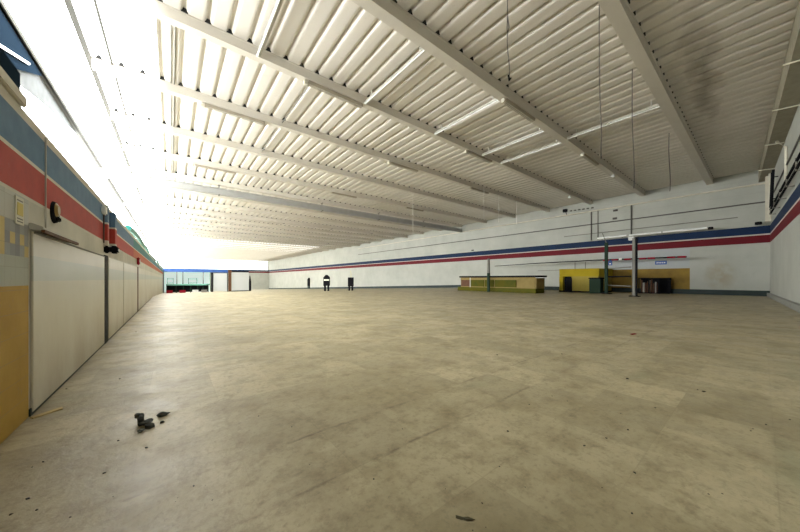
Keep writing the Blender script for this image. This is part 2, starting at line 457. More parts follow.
for k in (7, 10, 14):
    y = BY[k]
    t = thing('cross_beam', labs[k], 'beam', (0, y, CEIL-.95), 'heavy cross beams')
    m_ = MB(); d = 1.15 if k == 7 else .5
    TOP = CEIL-.6 if k == 7 else CEIL-.01
    m_.prism([(y-.05, TOP), (y+.35, TOP), (y+.35, TOP-.04), (y+.18, TOP-.06), (y+.18, CEIL-d+.07), (y+.35, CEIL-d+.05), (y+.35, CEIL-d), (y-.05, CEIL-d), (y-.05, CEIL-d+.05), (y+.12, CEIL-d+.07), (y+.12, TOP-.06), (y-.05, TOP-.04)], 'x', XO+.24, XR)
    m_.build('girder', M['steel' if k == 7 else 'beam'], t)
    for x in (3.2, 12.4, 19.6, 27.0):
        MB().box(x-.06, x+.06, y-.09, y+.39, CEIL-d-.05, CEIL-d+.02).build('clamp', M['grey'], t)
        if k == 7: MB().box(x-.03, x+.03, y+.12, y+.18, TOP-.02, CEIL-.3).box(x-.08, x+.08, y, y+.3, CEIL-.38, CEIL-.3).build('hanger', M['grey'], t)

# ------------------------------------------------------------------ lamps under the roof
def batten(label, x, y0, y1, z=CEIL-.38):
    """long bare-tube batten spanning between two beams"""
    t = thing('batten_lamp', label, 'lamp', (x, y0, z), 'batten lamps between roof beams')
    MB().box(x-.02, x+.12, y0, y1, z+.03, z+.11, .01).build('housing', M['dirty'], t)
    MB().tube([(x, y0+.06, z-.02), (x, y1-.06, z-.02)], .03, 10).build('lamp_tube', M['tube'], t)
    for yy_ in (y0+.4, y1-.5): MB().box(x+.03, x+.07, yy_, yy_+.05, z+.10, CEIL+.005).build('hanger', M['dirty'], t)
    for yy_ in (y0, y1-.06): MB().box(x-.05, x+.05, yy_, yy_+.06, z-.06, z+.04, .008).build('lamp_holder', M['white'], t)
    return t
b0 = batten('batten lamp at the top left, its far end cut off by the photo edge', 2.4, 7.1, 11.15)
for x, y, lab in ((6.85, 7.1, 'batten lamp spanning the second bay right of the top centre, beneath the widest beam'),
                  (11.3, 7.1, 'batten lamp just left of the two thin parallel batten lamps in the same bay'),
                  (15.6, 7.1, 'thin batten lamp further right in the bay, left of a close parallel lamp'),
                  (17.7, 7.1, 'thin batten lamp closest to the long wall in its bay'),
                  (17.5, 2.8, 'batten lamp alone in the nearest bay at right, beside hanging cables')):
    dup(b0, (x, y, CEIL-.38), lab)
def under(label, x, y):
    z = CEIL-.51
    t = thing('trough_lamp', label, 'lamp', (x, y, z), 'trough lamps fixed under roof beams')
    MB().prism([(y+.02, z+.13), (y+.28, z+.13), (y+.24, z+.02), (y+.06, z+.02)], 'x', x, x+2.5).build('housing', M['trough'], t)
    for q in (.11, .19): MB().tube([(x+.05, y+q, z+.03), (x+2.45, y+q, z+.03)], .016, 8).build('lamp_tube', M['dirty'], t)
    MB().box(x-.16, x-.02, y+.06, y+.24, z-.04, z+.13, .015).build('junction_box', M['cream'], t)
    return t
u0 = under('trough lamp with box under the third roof beam, left of top centre', 4.3, BY[3])
for x, k, lab in ((14.3, 3, 'trough lamp under the third roof beam, toward the long wall'),
                  (11.4, 2, 'trough lamp under the second roof beam, right of the top centre'),
                  (20.2, 2, 'trough lamp under the second roof beam, near the long wall'),
                  (1.2, 4, 'long trough lamp under the fourth roof beam at the bright left side'),
                  (11.6, 4, 'trough lamp in the middle of the fourth roof beam'),
                  (20.3, 4, 'trough lamp at the right of the fourth roof beam'),
                  (1.3, 6, 'trough lamp under the sixth roof beam at the bright left side'),
                  (11.5, 6, 'trough lamp in the middle of the sixth roof beam'),
                  (20.3, 6, 'trough lamp at the right of the sixth roof beam')):
    dup(u0, (x, BY[k], CEIL-.51-(.09 if k == 2 else 0)), lab)
for x, k, lab in ((26.0, 2, 'small round bulb under the second roof beam near the long wall'), (29.5, 3, 'small round bulb under the third roof beam near the long wall')):
    y = BY[k]
    t = thing('bulb_lamp', lab, 'lamp', (x, y+.14, CEIL-.36))
    MB().tube([(x, y+.14, CEIL-.36), (x, y+.14, CEIL-.46)], .06, 10).build('lamp_holder', M['cream'], t)
    MB().rock((x, y+.14, CEIL-.56), .11, (1, 1, 1), 3, 2).build('bulb', M['tube'], t)

# conduits under the roof
def conduit(label, pts, r, m):
    o = MB().tube(pts, r, 8).build('conduit', M[m], None, pts[0]); return tag(o, label, 'conduit')
conduit('thin conduit running away under the roof sheets from the boxed lamp', [(4.55, BY[3]+.3, CEIL-.14), (4.55, BY[5], CEIL-.14)], .028, 'grey')
for k in (3, 4, 5, 6):
    o = MB().tube([(.0, BY[k]+.3, CEIL-.03), (.0, BY[k+1]-.02, CEIL-.03)], .016, 8).tube([(.11, BY[k]+.3, CEIL-.03), (.11, BY[k+1]-.02, CEIL-.03)], .022, 8).build('cable_conduit', M['grey'], None, (0, BY[k]+.3, CEIL-.1))
    tag(o, {3: 'nearest length of the twin conduit on the white sheets at left', 4: 'second length of the twin conduit on the white sheets at left',
            5: 'third length of the twin conduit on the white sheets at left', 6: 'farthest length of the twin conduit on the white sheets, before the heavy beam'}[k], 'conduit', 'twin conduit lengths under the sheets')

# ------------------------------------------------------------------ cables hanging from the roof
def cable(label, x, y, zb, r=.014, m='cable', sway=.05, hook=False, knot=False):
    rr = random.Random(int(x*31+y*7)); n = 14; pts = []
    for i in range(n+1):
        f = i/n; pts.append((x + sway*math.sin(f*7+rr.random()*.6)*f + rr.uniform(-.01, .01), y + sway*.6*math.sin(f*5+1)*f, CEIL + .005 + f*(zb-CEIL)))
    t = thing('hanging_cable', label, 'cable', (x, y, zb), 'cables hanging from the roof')
    MB().tube(pts, r, 6).build('cable', M[m], t)
    e = pts[-1]
    if hook: MB().tube([e, (e[0]+.05, e[1], e[2]-.03), (e[0]+.1, e[1], e[2]+.03)], r*1.4, 6).tube([(e[0]-.03, e[1], e[2]+.06), (e[0]+.02, e[1], e[2]-.08)], r*2, 6).build('cable_end', M['black'], t)
    if knot: MB().tube([pts[5], (pts[5][0]+.08, pts[5][1], pts[5][2]-.3), pts[8]], r, 6).build('loop', M[m], t)
    return t
cable('dark cable dangling from the roof sheets at top centre, ending in a hook', 7.3, 4.4, 6.9, .014, 'cable', .09, True, True)
cable('long dark cable hanging from the roof left of the nearest beam, reaching low', 9.6, 2.9, 4.75, .012, 'cable', .10)
cable('thin dark cable hanging just left of the nearest roof beam', 14.3, 3.2, 4.9, .016, 'cable', .14)
cable('thin dark cable hanging from the right end of the nearest roof beam', 22.2, 3.3, 6.3, .02, 'cable', .12)
for x, y, zb, lab in ((17.6, 20.2, 5.5, 'pale straight hanger wire left of the other pale wires'), (21.5, 15.2, 6.6, 'pale straight hanger wire, second from the left'),
                      (24.4, 15.6, 6.7, 'pale straight hanger wire, third from the left'), (27.6, 15.6, 6.9, 'pale straight hanger wire closest to the long wall')):
    cable(lab, x, y, zb, .022, 'wirew', .01)

# ------------------------------------------------------------------ tiled partition, things on it
def wpanel(label, y0, y1, top=1.76, strip=True):
    zb = min(fz(y0), fz(y1)) + .03
    t = thing('wall_panel', label, 'panel', (XL+.02, (y0+y1)/2, zb), 'cream panels along the partition')
    MB().box(XL+.002, XL+.02, y0+.015, y1-.015, zb, top, .004).build('board', M['panel'], t)
    if strip: MB().box(XL+.02, XL+.03, y0+.03, y1-.03, top-.025, top-.005).build('top_rail', M['grey'], t)
    return t
wpanel('wide stained cream panel on the partition, nearest one, beside the yellow tiles', 4.32, 8.12)
wpanel('cream panel on the partition just beyond the dark slot and pipe', 8.6, 11.0, strip=False)
wpanel('cream panel on the partition in front of the second dark slot', 11.06, 15.2, strip=False)
for q, (a, b) in enumerate(((15.75, 20), (20.1, 25), (25.1, 31), (31.1, 39), (39.1, 49), (49.1, 59.7), (60.3, 74))):
    wpanel(('cream panel right after the second dark slot of the partition', 'second cream panel after the second dark slot', 'third cream panel after the second dark slot',
            'fourth cream panel after the second dark slot', 'fifth cream panel after the second dark slot', 'narrow-looking cream panel, last but one before the shopfront', 'farthest cream panel, at the end of the partition')[q], a, b, 1.76, False)
t = tag(MB().box(XL+.001, XL+.02, 8.16, 8.52, .0, 1.78).build('door_slot', M['gapshade'], None, (XL, 8.3, 0)), 'tall dark slot in the partition beside the nearest wide panel', 'slot')  # black slab; the gap's darkness is put into its colour
t = tag(MB().box(XL+.001, XL+.02, 15.25, 15.7, .0, 1.78).build('door_slot', M['brown'], None, (XL, 15.4, 0)), 'tall dark brown slot further along the partition', 'slot')
t = thing('wall_ledge', 'thin dark ledge under the red stripe at the head of the near panel', 'ledge', (XL+.05, 4.4, 1.78))
MB().prism([(XL+.0, 1.77), (XL+.09, 1.77), (XL+.09, 1.80), (XL+.02, 1.83), (XL, 1.83)], 'y', 4.3, 5.6).build('ledge_strip', M['dirty'], t)
MB().box(XL+.076, XL+.10, 4.3, 5.6, 1.745, 1.775).build('drip_edge', M['brown'], t)
t = thing('pilaster', 'narrow striped pilaster on the partition beside the dark slot', 'pilaster', (XL+.06, 8.2, 1.9))
MB().box(XL+.0, XL+.06, 8.14, 8.3, 1.97, 2.78, .008).build('casing', M['left'], t)
t = thing('pilaster', 'second striped pilaster on the partition, over a black lamp', 'pilaster', (XL+.06, 9.0, 2.05))
MB().box(XL+.0, XL+.09, 8.85, 9.1, 2.03, 2.76, .008).build('casing', M['left'], t)
t = thing('junction_box', 'small white box at the top of the blue stripe on the partition', 'box', (XL+.12, 7.9, 2.7))
MB().box(XL+.0, XL+.07, 7.86, 8.05, 2.55, 2.72, .02).build('body', M['white'], t)
MB().tube([(XL+.03, 7.95, 2.56), (XL+.03, 7.95, 2.0)], .012, 6).build('cable', M['cable'], t)
t = thing('wall_lamp', 'black lamp box under the second striped pilaster', 'lamp', (XL+.1, 8.97, 1.95))
MB().box(XL+.0, XL+.13, 8.84, 9.12, 1.87, 2.03, .03).build('body', M['black'], t)
MB().box(XL+.13, XL+.14, 8.9, 9.06, 1.92, 1.97).build('lens', M['white'], t)
tag(MB().box(XL+.0, XL+.08, 8.15, 8.25, 1.82, 1.965, .02).build('socket_box', M['black'], None, (XL, 8.2, 1.8)), 'small black socket box at the foot of the first striped pilaster', 'socket')
# round lamp
t = thing('round_lamp', 'round dark wall lamp with brassy glass on the red stripe', 'lamp', (XL+.04, 5.03, 2.06))
def disc(cx, cy, cz, r, x0, x1, n=24, ins=0.8):
    m_ = MB(); a = [(x0, cy+r*math.cos(6.2832*k/n), cz+r*math.sin(6.2832*k/n)) for k in range(n)]
    b = [(x1, cy+r*ins*math.cos(6.2832*k/n), cz+r*ins*math.sin(6.2832*k/n)) for k in range(n)]
    m_.add(a+b, [(k, (k+1) % n, n+(k+1) % n, n+k) for k in range(n)]+[tuple(range(n)), tuple(range(n, 2*n))]); return m_
disc(0, 5.03, 2.06, .125, XL, XL+.025, ins=.92).build('bezel', M['black'], t)
disc(0, 5.03, 2.085, .085, XL+.024, XL+.045, ins=.6).build('glass_dome', M['gold'], t)
MB().box(XL+.024, XL+.05, 4.99, 5.09, 1.96, 2.01, .008).build('bulb_holder', M['black'], t)
# notice
t = thing('wall_notice', 'yellow and white printed notice taped on the grey wall tiles', 'notice', (XL+.005, 4.08, 1.83))
MB().box(XL+.0, XL+.006, 3.99, 4.17, 1.78, 2.02).build('paper', M['paper'], t)
MB().box(XL+.006, XL+.009, 4.02, 4.14, 1.86, 1.97).build('picture', M['papery'], t)
for z in (1.80, 1.825, 1.985): MB().box(XL+.006, XL+.008, 4.02, 4.14, z, z+.01).build('text_line', M['grey'], t)
# vertical pipes on the stripes
tag(MB().tube([(XL+.012, 4.72, 1.83), (XL+.012, 4.72, 2.80)], .007, 8).build('wall_pipe', M['dirty'], None, (XL+.02, 4.72, 1.8)), 'thin vertical pipe crossing the stripes left of the round lamp', 'pipe')
# cream lintel and blue board on top of the near end
tag(MB().box(XL-.16, XL+.03, 2.4, 4.15, 2.845, 2.94, .01).build('lintel_beam', M['cream'], None, (XL, 3.3, 2.85)), 'short cream plank lying on top of the partition at the left edge', 'plank')
tag(MB().box(XL-.16, XL-.10, 2.0, 4.5, 2.945, 3.3).build('blue_board', M['spand'], None, (XL, 3.3, 2.95)), 'dark blue board standing above the cream plank at the left edge', 'board')
# alarm box and teal trim
t = thing('alarm_box', 'red alarm box on the partition at the second dark slot', 'box', (XL+.1, 15.3, 1.9))
MB().box(XL, XL+.08, 15.2, 15.5, 1.85, 2.15, .03).build('body', M['redp'], t)
MB().box(XL+.08, XL+.09, 15.26, 15.44, 1.97, 2.07).build('label_plate', M['white'], t)
pts = [(XL-.06+.06*math.sin(i*.5), 13+i*1.5, 2.99+.05*math.sin(i*1.3)) for i in range(29)]
tag(MB().tube(pts, .09, 8).build('cable_hose', M['tealbar'], None, pts[0]), 'teal hose lying along the top of the partition toward the shopfront', 'hose')
# outer side above the partition: dark boards, grey sheet, lit tube
tag(MB().add([(XO+.11, 4, 7.3), (XO+.11, 14.5, 7.85), (XO+.11, 17.8, CEIL-.24), (XO+.11, 4, CEIL-.24), (XO+.16, 4, 7.3), (XO+.16, 14.5, 7.85), (XO+.16, 17.8, CEIL-.24), (XO+.16, 4, CEIL-.24)], [(0, 1, 2, 3), (4, 5, 6, 7), (0, 4, 5, 1), (1, 5, 6, 2), (2, 6, 7, 3), (3, 7, 4, 0)]).build('clerestory_board', M['spand'], None, (XO, 10, 7.8)), 'dark blue board closing the upper clerestory at the left edge', 'board')
tag(MB().add([(XO+.02, 11, 7.0), (XO+.02, 14.5, 7.7), (XO+.02, 17.8, 8.4), (XO+.02, 23.6, CEIL-.24), (XO+.02, 11, CEIL-.24), (XO+.06, 11, 7.0), (XO+.06, 14.5, 7.7), (XO+.06, 17.8, 8.4), (XO+.06, 23.6, CEIL-.24), (XO+.06, 11, CEIL-.24)],
             [(0, 1, 2, 3, 4), (5, 6, 7, 8, 9), (0, 5, 6, 1), (1, 6, 7, 2), (2, 7, 8, 3), (3, 8, 9, 4), (4, 9, 5, 0)]).build('grey_sheet', M['sheet'], None, (XO, 17, 7.8)), 'sagging grey sheet hanging inside the clerestory at the upper left', 'sheet')
t = thing('strip_light', 'lit fluorescent strip glowing on the dark board at the left edge', 'lamp', (XO+.15, 15, 8.4))
MB().tube([(XO+.22, 13.6, 8.05), (XO+.22, 16.1, 8.90)], .04, 8).build('lamp_tube', M['lit'], t)
MB().prism([(13.5, 7.95), (16.2, 8.87), (16.2, 9.0), (13.5, 8.08)], 'x', XO+.161, XO+.19).build('housing', M['dark'], t)

# ------------------------------------------------------------------ shopfront at the far left
Y0 = 60.0; ZB = fz(Y0)
t = thing('shopfront', 'glazed shopfront with a blue fascia at the far left end of the hall', 'shopfront', (2.3, Y0, ZB))
MB().box(-1.0, 5.6, Y0-.15, Y0+.15, ZB+3.42, ZB+3.98, .02).build('fascia', M['bluef'], t)
for x in (-.95, .75, 1.55, 4.35, 5.5): MB().box(x-.09, x+.09, Y0-.09, Y0+.09, ZB, ZB+3.6).build('post', M['sheet'] if x < 5 else M['dark'], t)
for a, b in ((-.86, .66), (.84, 1.46), (1.64, 4.26), (4.44, 5.41)):
    MB().box(a, b, Y0-.02, Y0, ZB+.1, ZB+3.55).build('glass_pane', M['glass'], t)
MB().box(-1.0, 5.6, Y0-.06, Y0+.06, ZB, ZB+.1).build('sill', M['white'], t)
tag(MB().box(-1.0, 5.8, Y0+6, Y0+6.1, fz(66), 2.75).build('backroom_glow_panel', M['dim'], None, (2.4, Y0+6, fz(66))), 'added glowing panel behind the shopfront glass', 'panel')  # glow added to brighten the space behind the glass
struct(MB().box(-1.0, 7.9, Y0+.16, Y0+6.3, ZB+3.75, ZB+3.95).build('shade_roof', M['dirty']))  # added roof slab that keeps the space behind the glass darker
struct(MB().box(7.9, 8.0, Y0+.16, Y0+6.3, fz(66.5), ZB+3.75).build('shade_wall', M['dirty']))  # added side wall shutting light out behind the shopfront
for x0, x1, y_ in ((-.5, .3, 62), (2.4, 3.6, 62.5)):
    t = thing('display_shelf', 'pale grey shelf unit behind the shopfront, left of the wide pane' if x0 < 0 else 'pale grey shelf unit behind the wide shopfront pane', 'shelf', ((x0+x1)/2, y_, fz(y_)))
    for z in (.2, .9, 1.6, 2.3): MB().box(x0, x1, y_-.2, y_+.2, fz(y_)+z, fz(y_)+z+.08).build('shelf_board', M['sheet'], t)
    for x in (x0, x1): MB().box(x-.03, x+.03, y_-.2, y_+.2, fz(y_), fz(y_)+2.5).build('upright', M['sheet'], t)
# counter in front
YC = 56.0; zc = fz(YC)
t = thing('market_counter', 'long green-topped counter in front of the glazed shopfront', 'counter', (2.3, YC, zc))
MB().prism([(-.6, YC-.5), (4.4, YC-.7), (4.9, YC-.2), (4.9, YC+.5), (-.6, YC+.5)], 'z', zc+1.15, zc+1.35).build('countertop', M['teal'], t)
for x in (-.5, .6, 1.5, 2.4, 3.3, 4.0, 4.7): MB().box(x-.06, x+.06, YC-.45, YC-.35, zc, zc+1.15).build('leg', M['green'], t)
MB().box(-.5, 4.7, YC+.3, YC+.4, zc+.1, zc+1.15).build('back_panel', M['dark'], t)
MB().box(-.5, 4.7, YC-.4, YC+.3, zc+.45, zc+.5).build('shelf_board', M['dark'], t)
for i, (x, m_, lab) in enumerate(((-.55, 'redp', 'red crate on the floor at the left end of the green-topped counter'), (1.0, 'redp', 'red crate on the floor under the middle of the green-topped counter'),
                        (2.6, 'shutter', 'white crate on the floor right of the middle under the counter'), (3.75, 'grey', 'grey crate on the floor at the right end under the counter'))):
    t = thing('crate', lab, 'crate', (x+.4, YC-.9, zc), 'crates around the green-topped counter')
    MB().box(x, x+.75, YC-1.2, YC-.72, zc, zc+.06).build('base', M[m_], t)
    for s_ in ((x, x+.05, YC-1.2, YC-.72), (x+.7, x+.75, YC-1.2, YC-.72), (x+.05, x+.7, YC-1.2, YC-1.15), (x+.05, x+.7, YC-.77, YC-.72)):
        MB().box(s_[0], s_[1], s_[2], s_[3], zc+.06, zc+.45).build('side', M[m_], t)
# shutter, brown post and white panels right of it
t = thing('roller_shutter', 'closed white roller shutter in a dark frame right of the shopfront', 'shutter', (6.9, Y0, ZB))
m_ = MB()
for i in range(21): m_.prism([(Y0-.02, ZB+.1+i*.155), (Y0-.05, ZB+.14+i*.155), (Y0-.05, ZB+.22+i*.155), (Y0-.02, ZB+.255+i*.155), (Y0+.02, ZB+.255+i*.155), (Y0+.02, ZB+.1+i*.155)], 'x', 5.8, 7.9)
m_.build('slats', M['shutter'], t)
MB().box(5.62, 8.02, Y0-.15, Y0+.15, ZB+3.42, ZB+3.98, .02).build('header', M['bluef'], t)
for a in ((5.62, 5.8, ZB, ZB+3.41), (7.9, 8.02, ZB, ZB+3.41), (5.8, 7.9, ZB+3.3, ZB+3.4)): MB().box(a[0], a[1], Y0-.1, Y0+.1, a[2], a[3]).build('frame', M['dark'], t)
t = thing('steel_post', 'brown square post standing right of the white roller shutter', 'post', (8.3, Y0, ZB))
MB().box(8.1, 8.55, Y0-.2, Y0+.2, ZB, ZB+3.85, .02).build('shaft', M['brown'], t)
MB().box(8.04, 8.62, Y0-.28, Y0+.28, ZB, ZB+.1).build('base_plate', M['dark'], t)
t = thing('partition_screen', 'white partition screen between the brown post and a slim dark post', 'screen', (10, Y0, ZB))
MB().box(8.66, 11.42, Y0-.05, Y0+.05, ZB+.15, ZB+3.5).build('board', M['shutter'], t)
MB().box(8.66, 11.42, Y0-.08, Y0+.08, ZB+3.5, ZB+3.72).build('top_rail', M['dark'], t)
MB().box(8.66, 11.42, Y0-.08, Y0+.08, ZB, ZB+.15).build('bottom_rail', M['dark'], t)
t = thing('steel_post', 'slim dark post at the right end of the white partition screen', 'post', (11.6, Y0, ZB))
MB().tube([(11.65, Y0, ZB), (11.65, Y0, ZB+1.8), (11.62, Y0, ZB+2.9)], [.2, .2, .06], 10).build('shaft', M['dark'], t)

# ------------------------------------------------------------------ dark cabinets on the open floor
def cabinet(label, x, y, w, h, band, leg, cap):
    z = fz(y); a = math.radians(-38.5)
    t = thing('floor_cabinet', label, 'cabinet', (x, y, z)); t.rotation_euler = (0, 0, a)
    def bx(n, m_, x0, x1, z0, z1, d=.22, bev=.02):
        o = MB().box(x0, x1, -d, d, z0, z1, bev).build(n, M[m_]); o.parent = t; return o
    for s_ in (-1, 1): bx('leg', 'black', s_*w*.28-.09, s_*w*.28+.09, 0, leg, .12)
    bx('body', 'black', -w/2, w/2, leg, h)
    if band: bx('band', 'paper', -w*.42, w*.5, h-.42, h-.24, .235)
    if cap:
        o = MB().prism([(-w*.42, h), (w*.5, h), (w*.32, h+.12), (.06, h+.27), (-.06, h+.27), (-w*.3, h+.12)], 'y', -.2, .2).build('hood', M['black']); o.parent = t
    return t
cabinet('dark upright cabinet with a white band and peaked hood on the open floor', 14.2, 31.6, .68, 1.62, True, .62, True)
t = cabinet('dark upright cabinet without a band, a thin wire rising from it', 16.6, 30.2, .62, 1.55, False, .5, False)
o = MB().tube([(0, 0, 1.53), (.03, 0, 1.9), (-.02, 0, 2.35)], .02, 6).build('wire', M['papery']); o.parent = t
t = thing('wall_cabinet', 'small dark cabinet far off at the foot of the long wall', 'cabinet', (XR-.3, 91, -.9))
MB().box(XR-.5, XR, 90.4, 91.6, -.9, 1.3, .05).build('body', M['black'], t)
MB().box(XR-.42, XR, 90.6, 91.3, 1.3, 1.7, .05).build('hood', M['dark'], t)
MB().box(XR-.5, XR, 90.5, 91.5, fz(91), -.9).build('plinth', M['kerb'], t)

# ------------------------------------------------------------------ long wall: display case
t = thing('display_case', 'long low yellow-green display case with a dark top before the long wall', 'case', (26, 16, 0))
x0, x1 = 25.6, 27.2; ya, yb = 12.6, 21.2; H = 1.62
MB().box(x0-.15, x1, ya-.25, yb+.1, H-.16, H, .03).build('top', M['dark'], t)
MB().box(x0-.1, x1, ya, yb+.35, 0, .42, .03).build('plinth', M['olive'], t)
MB().box(x0+.05, x1, ya, yb, .42, 1.38).build('body', M['sand'], t)
MB().box(x0, x0+.06, ya+.1, yb, 1.22, H-.17).build('light_rail', M['sand'], t)
for a, b, mm in ((19.9, 21.1, 'brown'), (18.1, 19.8, 'olive'), (16.9, 18.0, 'olive'), (14.5, 16.8, 'olive'), (12.75, 14.4, 'sand')):
    MB().box(x0-.02, x0+.04, a, b, .5, 1.2, .01).build('front_panel', M[mm], t)
MB().box(x0-.04, x0+.0, 19.81, 19.89, .42, H-.17).build('divider', M['dirty'], t)
t = thing('steel_post', 'slim grey-topped post standing in front of the display case', 'post', (25.2, 17.4, 0))
MB().tube([(25.1, 17.2, 0), (25.1, 17.2, 1.9)], .15, 10).build('shaft', M['green'], t)
MB().tube([(25.1, 17.2, 1.9), (25.1, 17.2, 3.35)], [.15, .11], 10).build('sleeve', M['grey'], t)

# yellow booth
t = thing('yellow_booth', 'yellow booth with a dark doorway standing against the long wall', 'booth', (32, 11, 0))
xa, xb, ya, yb, H = 30.9, 34.8, 9.35, 12.85, 2.3
MB().box(xa, xb, ya, yb, 1.55, H, .03).build('header', M['yellow'], t)
MB().box(xa+.02, xb, yb-.35, yb, 0, 1.55).build('side_wall', M['yellow'], t)
MB().box(xa+.02, xb, ya+.1, yb-1.15, .15, 1.55).build('front_panel', M['paleyel'], t)
MB().box(xa+.5, xb, yb-1.15, yb-.35, .0, 1.55).build('doorway', M['black'], t)
MB().box(xa-.12, xa+.02, yb-1.2, yb-.55, 0, 1.4, .02).build('door', M['dark'], t)
MB().box(xa-.05, xb, ya, yb, 0, .15).build('plinth', M['dark'], t)
for y in (12.6, 11.6): MB().tube([(34.2, y, H), (34.2, y, 3.1)], .04, 6).build('stay_rod', M['grey'], t)
t = thing('dark_bin', 'dark square bin at the right corner of the yellow booth', 'bin', (30.3, 9.3, 0))
MB().box(29.9, 30.7, 8.95, 9.85, 0, 1.3, .04).build('body', M['green'], t)
MB().box(29.85, 30.75, 8.9, 9.9, 1.3, 1.42, .03).build('lid', M['black'], t)

# columns
t = thing('steel_column', 'dark green square column right of the yellow booth', 'column', (30, 8.6, 0))
MB().box(29.9, 30.1, 8.42, 8.66, 0, 4.5, .02).build('shaft', M['green'], t)
MB().box(29.65, 30.35, 8.2, 8.8, 0, .08).build('base_plate', M['dark'], t)
MB().tube([(30, 8.55, 4.5), (30.2, 8.9, 5.4)], .03, 6).build('stay_wire', M['grey'], t)
t = thing('steel_column', 'grey column with a dark edge, nearest one before the yellow wainscot', 'column', (27, 5.9, 0))
MB().box(26.85, 27.05, 5.85, 6.02, 0, 4.35, .02).build('shaft', M['grey'], t)
MB().box(26.9, 27.1, 5.75, 5.84, 0, 4.35).build('edge_channel', M['dark'], t)
MB().box(26.7, 27.3, 5.6, 6.2, 0, .06).build('base_plate', M['dark'], t)
for z, lab in ((2.2, 'upper'), (1.5, 'middle'), (.75, 'lower')):
    tag(MB().tube([(29.9, 8.34, z), (27.05, 6.15, z)], .05, 8).build('guard_rail', M['grey' if z != 1.5 else 'dark'], None, (29.9, 8.34, z)), lab + ' horizontal rail between the dark green column and grey column', 'rail', 'rails between the two columns')
# low cage of dark goods
t = thing('storage_cage', 'low dark cage of brown boards in front of the yellow wainscot', 'cage', (34, 6, 0))
MB().box(33.6, 34.6, 5.0, 7.1, 0, .08).build('base', M['dark'], t)
MB().box(33.6, 34.6, 5.0, 7.1, 1.32, 1.4).build('top', M['dark'], t)
MB().box(34.5, 34.6, 5.0, 7.1, .08, 1.32).build('back_panel', M['black'], t)
for y in (5.0, 5.65, 6.3, 7.0): MB().box(33.58, 33.68, y, y+.09, .05, 1.35).build('post', M['black'], t)
rr = random.Random(4)
for i in range(9):
    y = 5.75+i*.135; h = rr.uniform(.8, 1.2)
    tag(MB().box(33.75, 33.95, y, y+rr.uniform(.05, .1), .085, .08+h).build('board', M[('brown', 'dirty', 'brown')[i % 3]], None, (33.8, y, .08)),
        'upright board stacked inside the low dark cage', 'board', 'boards in the low dark cage')
# signs on the grey wall
t = thing('wall_sign', 'small upright blue sign between the dark column and grey column', 'sign', (34.98, 9.6, 2.75))
MB().box(34.94, 35.0, 9.45, 9.8, 2.68, 3.2).build('board', M['blues'], t)
MB().box(34.93, 34.94, 9.55, 9.7, 2.8, 2.9).build('mark', M['white'], t)
t = thing('wall_sign', 'wide blue sign with pale marks above the yellow wainscot', 'sign', (34.98, 5.7, 2.6))
MB().box(34.94, 35.0, 5.35, 6.15, 2.62, 2.95).build('board', M['blues'], t)
for i in range(5): MB().box(34.93, 34.94, 5.45+i*.13, 5.52+i*.13, 2.73, 2.84).build('mark', M['white'], t)
# red rail
t = thing('banner_rail', 'long thin red and black rail hanging in front of the long wall', 'rail', (33.5, 10, 3.15))
MB().tube([(33.5, 3.9, 3.14), (33.5, 10, 3.19), (33.5, 16, 3.14), (33.5, 22, 3.0)], [.06, .06, .05, .03], 8).build('bar', M['dark'], t)
for i, y in enumerate((3.95, 4.6, 5.9, 6.5, 7.6, 8.6, 9.3)): MB().tube([(33.5, y, 3.15), (33.5, y+.5, 3.155)], .085, 8).build('red_wrap', M['redp'], t)
for y in (5.2, 8.3, 14.4): MB().tube([(33.5, y, 3.15), (XR, y, 3.3)], .025, 6).build('wall_arm', M['grey'], t)
MB().box(33.38, 33.5, 8.28, 8.5, 3.08, 3.28, .01).build('clip', M['white'], t)
tag(MB().tube([(XR-.03, 10.5, 2.35), (XR-.03, 17, 2.3)], .03, 6).build('wall_pipe', M['grey'], None, (XR, 10.5, 2.35)), 'thin grey pipe on the long wall left of the yellow booth', 'pipe')
# lamp rail above the stripes
t = thing('lamp_rail', 'long rail of fluorescent tubes above the blue stripe on the long wall', 'lamp', (34.2, 7, 5.4))
MB().box(34.2, 34.3, 2.6, 10.6, 5.36, 5.42).build('rail', M['dirty'], t)
MB().box(34.1, 34.3, 2.45, 2.75, 5.3, 5.52, .03).build('end_cap', M['black'], t)
for a, b in ((2.8, 5.5), (5.6, 7.9), (8.1, 10.5)): MB().tube([(34.2, a, 5.48), (34.2, b, 5.48)], .075, 8).build('lamp_tube', M['tube'], t)
for y in (3.4, 6.0, 8.6, 10.3): MB().tube([(34.25, y, 5.4), (XR, y, 5.4)], .03, 6).build('wall_arm', M['grey'], t)
tag(MB().box(34.3, 34.6, 7.55, 8.0, 5.0, 5.34, .03).box(34.6, XR, 7.7, 7.85, 5.1, 5.2).build('junction_box', M['white'], None, (34.4, 7.7, 5.1)), 'small white box below the lamp rail above the grey column', 'box')
